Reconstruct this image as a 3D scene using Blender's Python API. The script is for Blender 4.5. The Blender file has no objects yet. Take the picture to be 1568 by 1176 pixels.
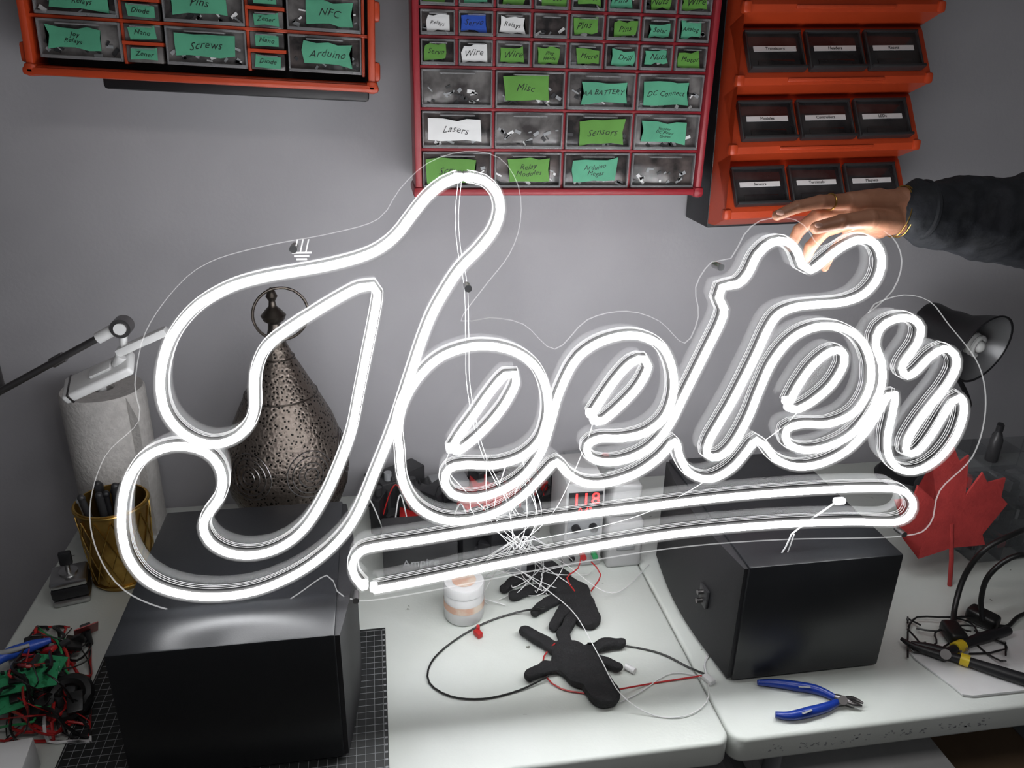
import bpy, bmesh, math, random
from mathutils import Vector, Matrix, noise
random.seed(7)
sc = bpy.context.scene
col = sc.collection
# ------------------------------------------------------------------ camera
K = 1568.0
f = 1207.0; CX, CY = 784.0, 588.0
CAM = Vector((0, -1.56, 1.64))
yaw, pit, rol = math.radians(10), math.radians(22.4), math.radians(1.3)
F = Vector((math.sin(yaw)*math.cos(pit), math.cos(yaw)*math.cos(pit), -math.sin(pit)))
R0 = Vector((math.cos(yaw), -math.sin(yaw), 0))
U0 = R0.cross(F)
R = R0*math.cos(rol) + U0*math.sin(rol)
U = U0*math.cos(rol) - R0*math.sin(rol)
cd = bpy.data.cameras.new("camera"); cam = bpy.data.objects.new("camera", cd); col.objects.link(cam)
M = Matrix((R, U, -F)).transposed().to_4x4(); M.translation = CAM
cam.matrix_world = M
cd.sensor_width = 36; cd.lens = 36*f/K; cd.clip_start = 0.01
sc.camera = cam
sc.view_settings.view_transform = 'Standard'

# measuring helpers: photo position -> world point on a known physical plane
def ray(px, py): return F + R*((px-CX)/f) - U*((py-CY)/f)
def onplane(px, py, p0, n):
    d = ray(px, py); t = (p0-CAM).dot(n)/d.dot(n); return CAM + d*t
TZ = 0.75
def T(px, py, z=TZ): return onplane(px, py, Vector((0, 0, z)), Vector((0, 0, 1)))
def V(px, py, y): return onplane(px, py, Vector((0, y, 0)), Vector((0, 1, 0)))
def dep(P): return (P-CAM).dot(F)
def pxm(P, n): return n*dep(P)/f

# ------------------------------------------------------------------ materials
def mat(name, c, rough=.5, metal=0., c2=None, ns=8., bump=0., bs=None, emit=None, es=0., spec=.5, alpha=1., trans=0., vor=False, lo=.4, hi=.6, coat=0., bd=.003):
    m = bpy.data.materials.new(name); m.use_nodes = True
    nt = m.node_tree; b = nt.nodes["Principled BSDF"]
    b.inputs["Roughness"].default_value = rough; b.inputs["Metallic"].default_value = metal
    b.inputs["Specular IOR Level"].default_value = spec
    b.inputs["Alpha"].default_value = alpha
    b.inputs["Transmission Weight"].default_value = trans
    b.inputs["Coat Weight"].default_value = coat
    if c2 is None: c2 = tuple(x*.88 for x in c)
    tc = nt.nodes.new("ShaderNodeTexCoord")
    if vor:
        nz = nt.nodes.new("ShaderNodeTexVoronoi"); out = nz.outputs["Distance"]
    else:
        nz = nt.nodes.new("ShaderNodeTexNoise"); nz.inputs["Detail"].default_value = 5; out = nz.outputs["Fac"]
    nz.inputs["Scale"].default_value = ns
    nt.links.new(tc.outputs["Object"], nz.inputs["Vector"])
    cr = nt.nodes.new("ShaderNodeValToRGB")
    cr.color_ramp.elements[0].position = lo; cr.color_ramp.elements[1].position = hi
    cr.color_ramp.elements[0].color = (*c2, 1); cr.color_ramp.elements[1].color = (*c, 1)
    nt.links.new(out, cr.inputs["Fac"]); nt.links.new(cr.outputs["Color"], b.inputs["Base Color"])
    if bump:
        n2 = nz
        if bs:
            n2 = nt.nodes.new("ShaderNodeTexNoise"); n2.inputs["Scale"].default_value = bs; n2.inputs["Detail"].default_value = 4
            nt.links.new(tc.outputs["Object"], n2.inputs["Vector"])
        bp = nt.nodes.new("ShaderNodeBump"); bp.inputs["Strength"].default_value = bump; bp.inputs["Distance"].default_value = bd
        nt.links.new(n2.outputs["Fac"] if n2.type == 'TEX_NOISE' else n2.outputs["Distance"], bp.inputs["Height"])
        nt.links.new(bp.outputs["Normal"], b.inputs["Normal"])
    if emit:
        b.inputs["Emission Color"].default_value = (*emit, 1); b.inputs["Emission Strength"].default_value = es
    return m

m_wall = mat("wall_paint", (.385,.378,.395), .75, c2=(.355,.348,.365), ns=3, bump=.12, bs=120)
m_floor = mat("floor_concrete", (.12,.11,.10), .7, ns=6)
m_ceil = mat("ceiling_paint", (.7,.7,.7), .9)
m_orange = mat("orange_plastic", (.50,.055,.014), .38, ns=5)
m_red = mat("red_plastic", (.30,.018,.028), .4, ns=5)
m_blk = mat("black_plastic", (.012,.012,.014), .45, ns=20)
m_dark = mat("dark_plastic", (.03,.03,.032), .4)
m_green = mat("green_tape", (.085,.36,.215), .6, c2=(.07,.30,.18), ns=15)
m_lime = mat("lime_tape", (.10,.28,.04), .6, c2=(.085,.24,.03), ns=15)
m_white = mat("white_label", (.75,.75,.75), .5)
m_ink = mat("ink", (.01,.01,.01), .5)
m_drw = mat("smoky_drawer", (.20,.19,.185), .18, c2=(.045,.04,.04), ns=22, lo=.38, hi=.68, spec=.6)
m_drw2 = mat("smoky_drawer_dark", (.11,.09,.085), .18, c2=(.022,.02,.02), ns=30, lo=.4, hi=.7, spec=.6)
m_rim = mat("clear_plastic_rim", (.30,.30,.31), .2, alpha=.55)
m_tray = mat("black_tray", (.02,.018,.02), .12, c2=(.045,.04,.04), ns=14, spec=.6)
m_tab = mat("table_plastic", (.61,.64,.61), .42, c2=(.57,.60,.56), ns=4, bump=.08, bs=250)
nt = m_tab.node_tree; b = nt.nodes["Principled BSDF"]
old = b.inputs["Base Color"].links[0].from_socket
tc = nt.nodes.new("ShaderNodeTexCoord"); vo = nt.nodes.new("ShaderNodeTexVoronoi"); vo.inputs["Scale"].default_value = 14
vn = nt.nodes.new("ShaderNodeTexNoise"); vn.inputs["Scale"].default_value = 60
va = nt.nodes.new("ShaderNodeVectorMath"); va.operation = 'MULTIPLY_ADD'; va.inputs[1].default_value = (.03,.03,.03)
nt.links.new(tc.outputs["Object"], va.inputs[2]); nt.links.new(vn.outputs["Color"], va.inputs[0]); nt.links.new(tc.outputs["Object"], vn.inputs["Vector"])
nt.links.new(va.outputs[0], vo.inputs["Vector"])
rp = nt.nodes.new("ShaderNodeValToRGB"); rp.color_ramp.elements[0].position = .035; rp.color_ramp.elements[1].position = .06
rp.color_ramp.elements[0].color = (.1,.09,.06,1); rp.color_ramp.elements[1].color = (1,1,1,1)
mx = nt.nodes.new("ShaderNodeMix"); mx.data_type = 'RGBA'; mx.blend_type = 'MULTIPLY'; mx.inputs[0].default_value = .8
nt.links.new(vo.outputs["Distance"], rp.inputs["Fac"]); nt.links.new(old, mx.inputs[6]); nt.links.new(rp.outputs["Color"], mx.inputs[7])
nt.links.new(mx.outputs[2], b.inputs["Base Color"])
m_spk = mat("speaker_vinyl", (.010,.011,.013), .36, c2=(.014,.015,.017), ns=6, bump=.10, bs=700, spec=.5, bd=.001)
m_grl = mat("speaker_grille_cloth", (.015,.015,.017), .6, ns=300, bump=.2, bs=900, bd=.001)
m_steel = mat("steel", (.5,.5,.5), .3, 1.)
m_chrome = mat("grey_metal", (.24,.23,.23), .34, 1.)
m_bronze = mat("dark_bronze", (.075,.064,.055), .36, .9)
m_gold = mat("gold", (.55,.36,.10), .32, 1.)
m_papert = mat("paper_towel", (.52,.50,.48), .9, ns=80, bump=.6, bs=160)
m_wp = mat("white_plastic", (.7,.7,.7), .35)
m_lg = mat("light_grey_plastic", (.40,.40,.40), .4)
m_gp = mat("grey_plastic", (.30,.31,.32), .4)
m_skin = mat("skin", (.46,.22,.135), .45, c2=(.37,.165,.095), ns=30, bump=.15, bs=220)
m_skin.node_tree.nodes["Principled BSDF"].inputs["Subsurface Weight"].default_value = .1
m_skin.node_tree.nodes["Principled BSDF"].inputs["Subsurface Radius"].default_value = (.012,.004,.002)
m_nail = mat("nail", (.62,.36,.28), .55)
m_jkt = mat("jacket_cloth", (.014,.016,.022), .75, c2=(.009,.011,.015), ns=40, bump=.5, bs=90)
m_glv = mat("glove_knit", (.010,.010,.011), .85, ns=100, bump=.6, bs=300)
m_leaf = mat("red_felt", (.42,.037,.034), .8, c2=(.35,.03,.028), ns=30, bump=.3, bs=200)
m_blue = mat("blue_grip", (.01,.04,.30), .3)
m_yel = mat("yellow_plastic", (.75,.55,.03), .4)
m_wred = mat("red_wire", (.45,.02,.02), .4)
m_wblk = mat("black_wire", (.01,.01,.01), .4)
m_wwht = mat("white_wire", (.75,.75,.75), .4)
m_wblu = mat("blue_wire", (.02,.08,.45), .4)
m_wgrn = mat("green_wire", (.03,.3,.1), .4)
m_pcb = mat("pcb_green", (.01,.14,.05), .4, c2=(.03,.26,.11), ns=90, lo=.55, hi=.6)
m_pcbr = mat("pcb_red", (.35,.02,.02), .4, ns=60)
m_card = mat("cardboard", (.30,.20,.12), .85)
m_clear = mat("clear_acrylic_bin", (.3,.32,.34), .12, alpha=.14)
m_led = mat("red_led", (.6,.02,.02), .4, emit=(1,.03,.03), es=3.5)
m_peach = mat("peach_label", (.62,.38,.28), .6, c2=(.7,.6,.5), ns=40)
m_cork = mat("mat_black", (.012,.014,.014), .6)
m_bulb = mat("bulb_white", (.8,.8,.78), .3)
m_shin = mat("lamp_inside", (.20,.20,.205), .35, .3)
m_lan = mat("perforated_metal", (.135,.112,.097), .38, .8, c2=(.006,.005,.004), ns=165, vor=True, lo=.26, hi=.38, bump=.35)
m_cup = mat("gold_cup", (.60,.38,.10), .33, .9, c2=(.38,.22,.05), ns=25)

def tube_mat():
    m = bpy.data.materials.new("neon_white"); m.use_nodes = True; nt = m.node_tree
    for n in list(nt.nodes): nt.nodes.remove(n)
    o = nt.nodes.new("ShaderNodeOutputMaterial"); e = nt.nodes.new("ShaderNodeEmission")
    e.inputs[0].default_value = (.97,.98,1,1); e.inputs[1].default_value = 19.5
    nt.links.new(e.outputs[0], o.inputs[0]); return m
m_neon = tube_mat()
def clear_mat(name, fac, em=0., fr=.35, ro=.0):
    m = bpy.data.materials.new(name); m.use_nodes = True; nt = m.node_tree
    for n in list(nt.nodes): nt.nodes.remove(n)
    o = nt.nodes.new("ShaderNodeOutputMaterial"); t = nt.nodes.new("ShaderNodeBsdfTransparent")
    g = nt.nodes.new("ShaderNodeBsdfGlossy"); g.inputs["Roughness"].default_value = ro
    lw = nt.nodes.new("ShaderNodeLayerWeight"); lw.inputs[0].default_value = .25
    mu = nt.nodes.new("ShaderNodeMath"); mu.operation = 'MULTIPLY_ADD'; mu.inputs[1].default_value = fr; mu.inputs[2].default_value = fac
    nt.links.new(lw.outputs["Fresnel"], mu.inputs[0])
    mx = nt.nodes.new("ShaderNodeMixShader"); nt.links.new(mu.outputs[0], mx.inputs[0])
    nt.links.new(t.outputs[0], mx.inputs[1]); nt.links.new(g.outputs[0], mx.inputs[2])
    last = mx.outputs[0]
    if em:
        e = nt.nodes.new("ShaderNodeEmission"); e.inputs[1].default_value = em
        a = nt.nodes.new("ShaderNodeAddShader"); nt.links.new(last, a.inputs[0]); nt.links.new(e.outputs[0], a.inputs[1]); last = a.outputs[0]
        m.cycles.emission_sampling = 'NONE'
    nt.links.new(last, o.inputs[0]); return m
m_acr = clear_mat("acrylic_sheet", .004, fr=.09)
m_chan = clear_mat("silicone_channel", .0, em=.006, fr=.0)  # faint emission stands in for light scattered in the channel walls
m_edge_glow = clear_mat("acrylic_edge_glow", .0, em=.17, fr=.0)  # emission put in for light caught along the cut acrylic edge
m_glow_line = clear_mat("glow_line", .0, em=.42, fr=.0)  # emissive lines stand in for lit channel edges and their acrylic reflections
def halo_mat():
    # added emissive shell imitating bloom around the tubes, fading toward its rim
    m = bpy.data.materials.new("neon_halo"); m.use_nodes = True; nt = m.node_tree
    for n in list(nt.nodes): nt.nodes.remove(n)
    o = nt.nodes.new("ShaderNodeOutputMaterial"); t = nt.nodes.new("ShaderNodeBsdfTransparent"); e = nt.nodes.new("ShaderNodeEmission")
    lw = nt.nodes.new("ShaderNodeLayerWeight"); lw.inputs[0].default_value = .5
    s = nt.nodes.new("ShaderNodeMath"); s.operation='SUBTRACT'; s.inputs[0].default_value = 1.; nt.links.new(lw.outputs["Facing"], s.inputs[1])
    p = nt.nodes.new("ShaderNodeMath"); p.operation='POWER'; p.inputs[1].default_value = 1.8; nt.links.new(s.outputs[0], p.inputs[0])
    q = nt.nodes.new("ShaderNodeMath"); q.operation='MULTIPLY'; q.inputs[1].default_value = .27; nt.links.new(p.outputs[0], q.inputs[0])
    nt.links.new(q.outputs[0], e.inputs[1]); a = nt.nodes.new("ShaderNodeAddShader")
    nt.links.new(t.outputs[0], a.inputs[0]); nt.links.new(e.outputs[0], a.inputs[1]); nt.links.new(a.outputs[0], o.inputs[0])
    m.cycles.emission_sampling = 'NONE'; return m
m_halo = halo_mat()

# ------------------------------------------------------------------ mesh kit
def empty(name, loc=(0,0,0)):
    e = bpy.data.objects.new(name, None); e.location = loc; e.empty_display_size = .05
    col.objects.link(e); return e
def catmull(pts, step=.008, closed=False):
    P = [Vector(p) for p in pts]; n = len(P); out = []
    rng = n if closed else n-1
    for i in range(rng):
        if closed: a,b,c,d = P[(i-1)%n],P[i],P[(i+1)%n],P[(i+2)%n]
        else: a,b,c,d = P[max(i-1,0)],P[i],P[i+1],P[min(i+2,n-1)]
        k = max(1,int((c-b).length/step))
        for j in range(k):
            t = j/k
            out.append(.5*((2*b)+(c-a)*t+(2*a-5*b+4*c-d)*t*t+(3*b-a-3*c+d)*t**3))
    if not closed: out.append(P[-1])
    return out
class MB:
    def __init__(s): s.bm = bmesh.new()
    def add(s, t, Mx=None, mi=0):
        if Mx is not None: bmesh.ops.transform(t, matrix=Mx, verts=t.verts)
        for fc in t.faces: fc.material_index = mi
        me = bpy.data.meshes.new("tmp"); t.to_mesh(me); t.free(); s.bm.from_mesh(me); bpy.data.meshes.remove(me)
    def box(s, c, d, rot=None, mi=0, bev=0., seg=2):
        t = bmesh.new(); bmesh.ops.create_cube(t, size=1)
        bmesh.ops.scale(t, vec=Vector(d), verts=t.verts)
        if bev: bmesh.ops.bevel(t, geom=t.edges[:], offset=min(bev, min(d)*.45), segments=seg, affect='EDGES', profile=.5)
        Mx = Matrix.Translation(Vector(c)) @ (rot.to_4x4() if rot else Matrix())
        s.add(t, Mx, mi)
    def cyl(s, p0, p1, r0, r1=None, mi=0, seg=20):
        if r1 is None: r1 = r0
        p0, p1 = Vector(p0), Vector(p1); d = p1-p0
        t = bmesh.new(); bmesh.ops.create_cone(t, cap_ends=True, segments=seg, radius1=r0, radius2=r1, depth=d.length)
        s.add(t, Matrix.Translation((p0+p1)/2) @ d.to_track_quat('Z','Y').to_matrix().to_4x4(), mi)
    def sph(s, c, r, sc3=(1,1,1), rot=None, mi=0, seg=20):
        t = bmesh.new(); bmesh.ops.create_uvsphere(t, u_segments=seg, v_segments=seg//2+2, radius=r)
        s.add(t, Matrix.Translation(Vector(c)) @ (rot.to_4x4() if rot else Matrix()) @ Matrix.Diagonal((*sc3,1)), mi)
    def lathe(s, prof, c, rot=None, mi=0, seg=40):
        t = bmesh.new(); rings = []
        for r, z in prof:
            rings.append([t.verts.new((max(r,1e-5)*math.cos(2*math.pi*i/seg), max(r,1e-5)*math.sin(2*math.pi*i/seg), z)) for i in range(seg)])
        for a, b2 in zip(rings, rings[1:]):
            for i in range(seg): t.faces.new((a[i], a[(i+1)%seg], b2[(i+1)%seg], b2[i]))
        s.add(t, Matrix.Translation(Vector(c)) @ (rot.to_4x4() if rot else Matrix()), mi)
    def torus(s, c, Rr, r, rot=None, mi=0, seg=40):
        s.tube([Vector(c)+(rot @ Vector((Rr*math.cos(2*math.pi*i/seg),Rr*math.sin(2*math.pi*i/seg),0)) if rot else Vector((Rr*math.cos(2*math.pi*i/seg),Rr*math.sin(2*math.pi*i/seg),0))) for i in range(seg)], r, mi, closed=True, seg=8)
    def tube(s, P, r, mi=0, closed=False, seg=8):
        n = len(P); rr = r if isinstance(r,(list,tuple)) else [r]*n
        t = bmesh.new(); rings = []; nrm = None
        for i in range(n):
            if closed: tg = P[(i+1)%n]-P[(i-1)%n]
            else: tg = P[min(i+1,n-1)]-P[max(i-1,0)]
            if tg.length < 1e-9: tg = Vector((1,0,0))
            tg.normalize()
            if nrm is None:
                nrm = tg.orthogonal().normalized()
            nrm = (nrm - tg*nrm.dot(tg)); nrm = nrm.normalized() if nrm.length > 1e-6 else tg.orthogonal().normalized()
            bn = tg.cross(nrm)
            rings.append([t.verts.new(P[i] + (nrm*math.cos(2*math.pi*k/seg)+bn*math.sin(2*math.pi*k/seg))*rr[i]) for k in range(seg)])
        for i in range(n if closed else n-1):
            a, b2 = rings[i], rings[(i+1)%n]
            for k in range(seg): t.faces.new((a[k], a[(k+1)%seg], b2[(k+1)%seg], b2[k]))
        if not closed:
            t.faces.new(list(reversed(rings[0]))); t.faces.new(rings[-1])
        s.add(t, None, mi)
    def sweep(s, P, nv, prof, mi=0, closed=False, cap=True):
        n = len(P); t = bmesh.new(); rings = []
        for i in range(n):
            if closed: tg = P[(i+1)%n]-P[(i-1)%n]
            else: tg = P[min(i+1,n-1)]-P[max(i-1,0)]
            tg.normalize(); sd = tg.cross(nv).normalized()
            rings.append([t.verts.new(P[i]+sd*a+nv*b2) for a, b2 in prof])
        m = len(prof)
        for i in range(n if closed else n-1):
            a, b2 = rings[i], rings[(i+1)%n]
            for k in range(m): t.faces.new((a[k], a[(k+1)%m], b2[(k+1)%m], b2[k]))
        if not closed and cap:
            t.faces.new(list(reversed(rings[0]))); t.faces.new(rings[-1])
        s.add(t, None, mi)
    def prism(s, P, dv, mi=0):
        t = bmesh.new(); a = [t.verts.new(p) for p in P]; b2 = [t.verts.new(Vector(p)+dv) for p in P]
        n = len(P)
        for i in range(n): t.faces.new((a[i], a[(i+1)%n], b2[(i+1)%n], b2[i]))
        f1 = t.faces.new(list(reversed(a))); f2 = t.faces.new(b2)
        bmesh.ops.triangulate(t, faces=[f1, f2])
        bmesh.ops.recalc_face_normals(t, faces=t.faces[:])
        s.add(t, None, mi)
    def text(s, body, size, Mx, mi=0, ext=.0003, hand=False):
        cu = bpy.data.curves.new("txt", 'FONT'); cu.body = body; cu.size = size; cu.extrude = ext
        if hand: cu.shear = .22; cu.offset = -.008*size; cu.space_character = 1.08
        cu.align_x = 'CENTER'; cu.align_y = 'CENTER'; cu.resolution_u = 2
        o = bpy.data.objects.new("txt", cu); col.objects.link(o)
        dg = bpy.context.evaluated_depsgraph_get(); me = bpy.data.meshes.new_from_object(o.evaluated_get(dg))
        t = bmesh.new(); t.from_mesh(me); bpy.data.meshes.remove(me)
        bpy.data.objects.remove(o); bpy.data.curves.remove(cu)
        if hand:
            for v in t.verts:
                v.co.y += size*.09*math.sin(v.co.x/size*2.3+size*900); v.co.x += size*.06*math.sin(v.co.y/size*5)
        s.add(t, Mx, mi)
    def done(s, name, mats, parent=None, smooth=True, ang=38):
        me = bpy.data.meshes.new(name); s.bm.to_mesh(me); s.bm.free()
        for m in mats: me.materials.append(m)
        if smooth:
            for p in me.polygons: p.use_smooth = True
            me.set_sharp_from_angle(angle=math.radians(ang))
        o = bpy.data.objects.new(name, me); col.objects.link(o)
        if parent:
            o.parent = parent; o.matrix_parent_inverse = Matrix.Translation(parent.location).inverted()
        return o
def blob(name, caps, mats, parent=None, vox=.002, smooth=6, extra=None):
    k = MB()
    for p0, r0, p1, r1 in caps:
        p0, p1 = Vector(p0), Vector(p1)
        n = max(2, int((p1-p0).length/(min(r0,r1)*.35)))
        for i in range(n+1):
            t = i/n; k.sph(p0.lerp(p1,t), r0+(r1-r0)*t, seg=14)
    o = k.done(name, mats, parent)
    md = o.modifiers.new("rm", 'REMESH'); md.mode = 'VOXEL'; md.voxel_size = vox; md.use_smooth_shade = True
    sm = o.modifiers.new("sm", 'SMOOTH'); sm.iterations = smooth; sm.factor = .5
    if extra: extra(o)
    dg = bpy.context.evaluated_depsgraph_get(); me = bpy.data.meshes.new_from_object(o.evaluated_get(dg))
    o.modifiers.clear(); o.data = me
    return o
def face_mat(origin, xdir, lean=0.):
    X = xdir.normalized(); Y = Vector((0, math.sin(lean), math.cos(lean))); Y = (Y-X*Y.dot(X)).normalized(); Z = X.cross(Y)
    m = Matrix((X, Y, Z)).transposed().to_4x4(); m.translation = origin; return m

# ------------------------------------------------------------------ room
def slab(name, c, d, m):
    k = MB(); k.box(c, d); return k.done(name, [m], smooth=False)
slab("wall_back", (.3,.05,1.225), (4.6,.1,2.45), m_wall)
slab("wall_left", (-2.05,-1.7,1.225), (.1,3.4,2.45), m_wall)
slab("wall_right", (2.65,-1.7,1.225), (.1,3.4,2.45), m_wall)
slab("floor", (.3,-1.65,-.05), (4.8,3.5,.1), m_floor)
slab("ceiling", (.3,-1.65,2.5), (4.8,3.5,.1), m_ceil)
slab("baseboard_back", (.3,-.008,.05), (4.6,.016,.1), m_ceil)

# ------------------------------------------------------------------ tables
seam = T(1119,1128).x
TXL = T(33,947).x
def table(x0, x1, name, marks):
    y0, y1 = -.785, -.022; cx, cy = (x0+x1)/2, (y0+y1)/2
    e = empty(name, (cx, cy, 0)); k = MB()
    t = bmesh.new(); bmesh.ops.create_cube(t, size=1); bmesh.ops.scale(t, vec=(x1-x0, y1-y0, .045), verts=t.verts)
    ve = [ed for ed in t.edges if abs(ed.verts[0].co.z-ed.verts[1].co.z) > .01]
    bmesh.ops.bevel(t, geom=ve, offset=.022, segments=6, affect='EDGES', profile=.5)
    he = [ed for ed in t.edges if abs(ed.verts[0].co.z-ed.verts[1].co.z) < .001 and ed.is_manifold and abs(ed.link_faces[0].normal.z-ed.link_faces[1].normal.z) > .5]
    bmesh.ops.bevel(t, geom=he, offset=.006, segments=3, affect='EDGES', profile=.5)
    k.add(t, Matrix.Translation((cx, cy, TZ-.0225)))
    k.done("top", [m_tab], e)
    k = MB()
    for sx in (x0+.12, x1-.12):
        for sy in (y0+.08, y1-.08):
            k.cyl((sx,sy,.0), (sx,sy,TZ-.04), .014)
        k.cyl((sx,y0+.08,.06), (sx,y1-.08,.06), .012); k.cyl((sx,y0+.08,.5), (sx,y1-.08,.5), .012)
    k.box((cx,cy,TZ-.055), (x1-x0-.1,.03,.025))
    k.done("legs", [m_gp], e)
    if marks:
        k = MB(); x = x0+.06
        while x < x0+.42:
            if random.random() < .8:
                for _ in range(3): k.box((x+random.uniform(-.003,.003), y0-.0004, TZ-.022+random.uniform(-.007,.007)), (random.uniform(.001,.005),.0006,random.uniform(.0006,.002)), Matrix.Rotation(random.uniform(-.6,.6),3,'Y'))
            x += .008
        k.done("lip_marks", [m_gp], e, smooth=False)
    return e
table(TXL, seam-.0012, "folding_table", True); table(seam+.0012, seam+1.5, "folding_table", True)
# ------------------------------------------------------------------ cabinets
def frame_coords(bl, br, y):
    O = V(*bl, y); X = V(*br, y)-O; w = X.length; X.normalize(); Z = Vector((-X.z, 0, X.x)); return O, X, Z, w
def cabinet_flat(name, bl, br, y, H, fm, rows, depth=.15, pad=.012, words=()):
    O, X, Z, w = frame_coords(bl, br, y)
    rot = Matrix((X, Vector((0,1,0)), Z)).transposed()
    e = empty(name, O)
    def W(x, yy, z): return O + X*x + Z*z + Vector((0,yy,0))
    fr = MB(); dr = MB(); lb = MB()
    D = -y-.002
    fr.box(W(w/2, .05+(D-.05)/2, H/2), (w-.02, D-.05, H-.02), rot, 1)
    bars = [(0,pad,0,H),(w-pad,w,0,H),(0,w,0,pad),(0,w,H-pad,H)]
    for x0,x1,z0,z1 in bars:
        fr.box(W((x0+x1)/2, .04, (z0+z1)/2), (x1-x0, .10, z1-z0), rot, 0, .004)
    for (cx_, cz_) in ((.006,.006),(w-.006,.006),(.006,H-.006),(w-.006,H-.006)):
        fr.box(W(cx_, .035, cz_), (.020,.10,.020), rot, 0, .007)
    for ri,(z0,z1,cells) in enumerate(rows):
        fr.box(W(w/2, .03, z1), (w-.01, .055, .005), rot, 0, .001)
        for x0,x1,kind in cells:
            fr.box(W(x1, .03, (z0+z1)/2), (.005, .05, z1-z0), rot, 0, .001)
            g = .003; a0, a1, b0, b1 = x0+g, x1-g, z0+g, z1-g
            ww, hh = a1-a0, b1-b0; cx_, cz_ = (a0+a1)/2, (b0+b1)/2
            mi = 0 if random.random() < .6 else 1
            dr.box(W(cx_, .018, cz_), (ww, .02, hh), rot, mi, .0015)
            for (q0,q1,v0,v1) in ((a0,a1,b1-.0035,b1),(a0,a1,b0,b0+.005),(a0,a0+.0025,b0,b1),(a1-.0025,a1,b0,b1)):
                dr.box(W((q0+q1)/2,.004,(v0+v1)/2),(q1-q0,.012,v1-v0),rot,2,.0008)
            dr.box(W(cx_, -.004, b1-.006), (ww*.5, .014, .002), rot, 2, .0006)
            for _ in range(int(ww*hh*2600)):
                dr.box(W(random.uniform(a0+.008,a1-.008), .0075, random.uniform(b0+.006,b0+hh*.55)), (random.uniform(.004,.014), .002, random.uniform(.002,.006)), rot @ Matrix.Rotation(random.uniform(-1,1),3,'Y'), random.choice((3,4,5,5,4)), 0)
            if kind:
                mi = {'g':0,'l':1,'w':2,'b':3}[kind[0]]; txt = kind[1:]
                lw, lh = ww*random.uniform(.60,.76), hh*random.uniform(.55,.70)
                ox = random.uniform(-.1,.1)*ww; oz = random.uniform(-.06,.05)*hh; sk = random.uniform(-.14,.14)
                q = [W(cx_+ox+sx*lw/2+random.uniform(-.003,.003), .0045, cz_+oz+sz*lh/2+sk*sx*lh*.3+random.uniform(-.0025,.0025)) for sx,sz in ((-1,-1),(-.5,-.97),(0,-.93),(.5,-.98),(1,-1),(.97,0),(1,1),(.5,.93),(.1,.95),(-.4,1),(-1,1),(-.98,.1))]
                lb.prism(q, Vector((0,-.0018,0)), mi)
                lines = txt.split('/') if txt else [random.choice(('Servo','Motor','Nano','Relays','Switch','Fuses','LEDs','Wire','Caps','Hinges','Pins','Nuts'))]
                mxl = max(len(l) for l in lines); sz = min(lh/len(lines)*.60, lw/mxl*1.5, .016)
                for li,l in enumerate(lines):
                    mm = face_mat(W(cx_+ox+random.uniform(-.003,.003), .0024, cz_+oz+((len(lines)-1)/2-li)*sz*.95), X) @ Matrix.Rotation(sk*.6+random.uniform(-.05,.05),4,'Z')
                    lb.text(l, sz, mm, 4, hand=True)
    fr.done("frame", [fm, m_blk], e); dr.done("drawers", [m_drw, m_drw2, m_rim, m_white, m_dark, m_gp], e); lb.done("labels", [m_green, m_lime, m_white, m_wblu, m_ink], e, smooth=False)
    return e, O, X, Z, w
def zof(O, Z, px, py, y): return (V(px,py,y)-O).dot(Z)
def xof(O, X, px, py, y): return (V(px,py,y)-O).dot(X)

y1 = -.155
O, X, Z, w = frame_coords((45,112),(575,140), y1)
zr = [zof(O,Z,300,104,y1), zof(O,Z,300,39,y1)]; ph = zr[1]-zr[0]
xs = [xof(O,X,p,70,y1) for p in (57,189,251,380,438,556)]
def rows_left():
    out = []
    for i in range(6):
        z0 = zr[0]+i*ph; z1 = z0+ph
        out.append((z0,z1,[(xs[0],xs[1],'gJoy/Relays'),(xs[2],xs[3],'gScrews' if i==0 else 'g'),(xs[4],xs[5],'gNFC' if i==1 else 'gArduino')]))
    return out
eL, *_ = cabinet_flat("orange_parts_cabinet", (45,112),(575,140), y1, zr[0]+6*ph+.014, m_orange, rows_left())
k = MB(); lbk = MB(); rot = Matrix((X, Vector((0,1,0)), Z)).transposed()
for i in range(6):
    for c0,c1 in ((xs[1],xs[2]),(xs[3],xs[4])):
        for j in range(2):
            z0 = zr[0]+i*ph+j*ph/2; cz_ = z0+ph/4; cx_ = (c0+c1)/2; ww = c1-c0-.006; hh = ph/2-.006
            P = O+X*cx_+Z*cz_
            k.box(P+Vector((0,.012,0)), (ww,.02,hh), rot, 0, .0015)
            k.box(P+Vector((0,-.002,0))+Z*(hh/2-.004), (ww*.6,.012,.002), rot, 1)
            q = [P+Vector((0,.001,0))+X*(sx*ww*.36+random.uniform(-.002,.002))+Z*(sz*hh*.36+random.uniform(-.002,.002)) for sx,sz in ((-1,-1),(0,-.9),(1,-1),(1,1),(0,.92),(-1,1))]
            lbk.prism(q, Vector((0,-.0018,0)), 0)
            lbk.text(random.choice(('Zener','Diode','Caps','Nano')), hh*.40, face_mat(P+Vector((0,-.0012,0)), X), 1, hand=True)
        k.box(O+X*((c0+c1)/2)+Z*(zr[0]+i*ph+ph/2)+Vector((0,.02,0)), (c1-c0,.05,.005), rot, 2)
k.done("small_drawers", [m_drw, m_rim, m_orange], eL); lbk.done("small_labels", [m_green, m_ink], eL, smooth=False)
k = MB()
for px in (45,575):
    for zz in (.03,.12,.21,.30):
        k.box(O+X*(0 if px==45 else w)+Z*zz+Vector((0,.02,0)), (.016,.05,.03), rot, 0, .005)
k.box(O+X*(w/2)+Z*.004+Vector((0,.01,0)), (w+.01,.05,.012), rot, 0, .004)
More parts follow.
